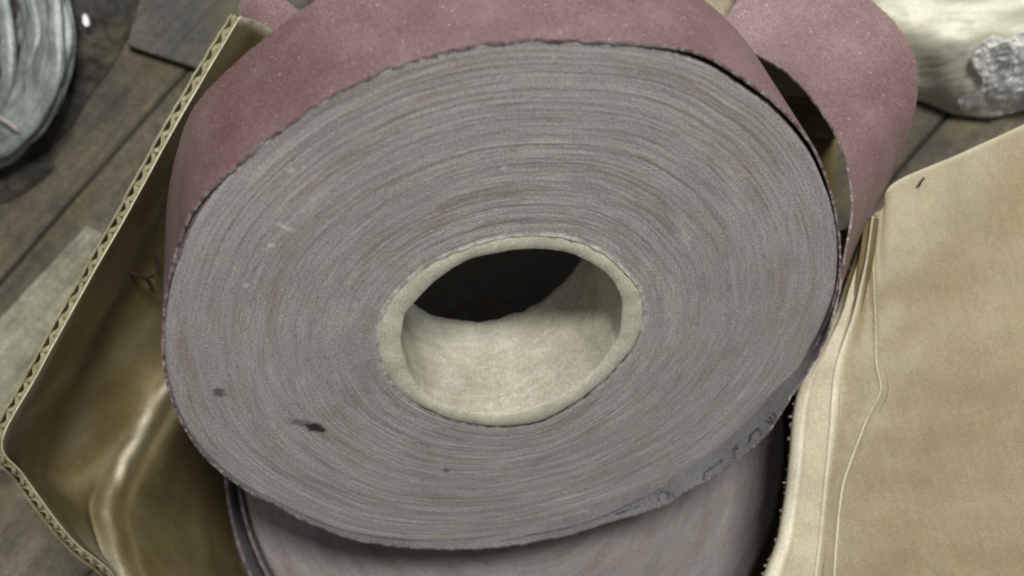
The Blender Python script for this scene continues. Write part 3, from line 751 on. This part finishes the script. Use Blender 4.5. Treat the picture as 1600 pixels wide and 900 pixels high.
# plastic bag, top right
s = NT("milky_plastic_film"); co = s.coord()
col = s.ramp(s.noise(s.scale(co, 10, 30, 10, -0.3), 1.0, 4, 0.6, 0.6), [(0.28, (0.42, 0.425, 0.30)), (0.48, (0.58, 0.58, 0.47)), (0.70, (0.72, 0.72, 0.63))])
col = speckle(s, co, col, 0.25, 1300)
M_BAG = s.done(col, 0.52, s.bump(s.noise(s.scale(co, 14, 60, 14, -0.25), 1.0, 4, 0.6, 0.8), 0.35, 0.005), 0.4, Subsurface_Weight=0.2, Subsurface_Scale=0.01)
s = NT("clear_crinkled_film"); co = s.coord()
M_CRINK = s.done(s.ramp(s.noise(co, 90, 5, 0.75, 1.0), [(0.25, (0.45, 0.47, 0.45)), (0.5, (0.75, 0.77, 0.76)), (0.7, (0.92, 0.92, 0.92))]), 0.22, s.bump(s.noise(co, 150, 5, 0.75, 1.2), 0.3, 0.004), 0.9, Transmission_Weight=0.25, IOR=1.35)
bag = empty('plastic_bag', W(1520, 60, 0)); tag(bag, 'milky plastic bag with crinkled clear film, on the floor at the top right', 'plastic bag')
def blanket(name, rows, mat, amp, fr, seed, parent, n=10, fold=0.0):
    R = [catmull([tuple(W(*p_)) for p_ in r_], n) for r_ in rows]
    cols_ = [catmull([r_[j] for r_ in R], n+4) for j in range(len(R[0]))]; m, k = len(cols_[0]), len(cols_)
    V, Fc = [], []
    for i in range(m):
        for j in range(k):
            p_ = Vector(cols_[j][i]); ed = min(1, min(i, m-1-i)/4)
            rot = p_.x*0.35+p_.y
            dz = amp*nz(p_.x*fr*0.5+p_.y*6, p_.y*fr, seed)+amp*0.4*nz(p_.x*fr*1.6, p_.y*fr*3, seed+3)
            if fold: dz += fold*(1-abs(nz(p_.x*fr*2.2, p_.y*fr*2.2, seed+6))*3.0)+fold*0.6*(1-abs(nz(p_.x*fr*5, p_.y*fr*5, seed+16))*3.0)
            p_.z += dz*ed; V.append(p_)
    for i in range(m-1):
        for j in range(k-1): Fc.append((i*k+j, (i+1)*k+j, (i+1)*k+j+1, i*k+j+1))
    o = mesh_obj(name, V, Fc, mat, None); o.parent = parent; o.matrix_parent_inverse = Matrix.Translation(parent.location).inverted()
    return o
blanket('bag_body', [[(1385,150,.002), (1440,158,.003), (1490,178,.003), (1540,180,.004), (1600,170,.004), (1700,160,.004)],
                     [(1372,138,.016), (1440,140,.016), (1490,158,.016), (1540,162,.018), (1600,150,.02), (1700,140,.02)],
                     [(1350,100,.030), (1430,104,.032), (1490,118,.034), (1540,120,.034), (1600,110,.036), (1700,100,.036)],
                     [(1300,50,.040), (1400,55,.046), (1470,60,.050), (1540,66,.050), (1600,60,.05), (1700,60,.05)],
                     [(1180,6,.035), (1330,2,.046), (1430,0,.054), (1520,6,.056), (1600,4,.056), (1700,0,.056)],
                     [(1150,-70,.03), (1300,-70,.045), (1420,-70,.05), (1520,-70,.055), (1600,-70,.055), (1700,-70,.055)],
                     [(1150,-180,.002), (1300,-190,.002), (1420,-200,.002), (1520,-200,.002), (1600,-200,.002), (1700,-200,.002)]], M_BAG, 0.0042, 46, 2, bag, fold=0.0006)
blanket('crinkled_film', [[(1508,180,.004), (1545,184,.005), (1575,178,.005), (1600,172,.006), (1640,172,.006), (1700,160,.006)],
                     [(1498,156,.021), (1530,150,.024), (1562,152,.025), (1600,148,.025), (1650,150,.025), (1700,140,.025)],
                     [(1536,128,.035), (1552,120,.037), (1578,116,.039), (1600,112,.040), (1650,110,.040), (1700,100,.04)],
                     [(1518,96,.046), (1545,86,.048), (1572,88,.050), (1600,80,.050), (1650,80,.050), (1700,80,.05)],
                     [(1534,66,.053), (1552,56,.054), (1575,62,.055), (1600,48,.056), (1650,50,.056), (1700,50,.056)]], M_CRINK, 0.0018, 80, 5, bag, n=26, fold=0.0014)
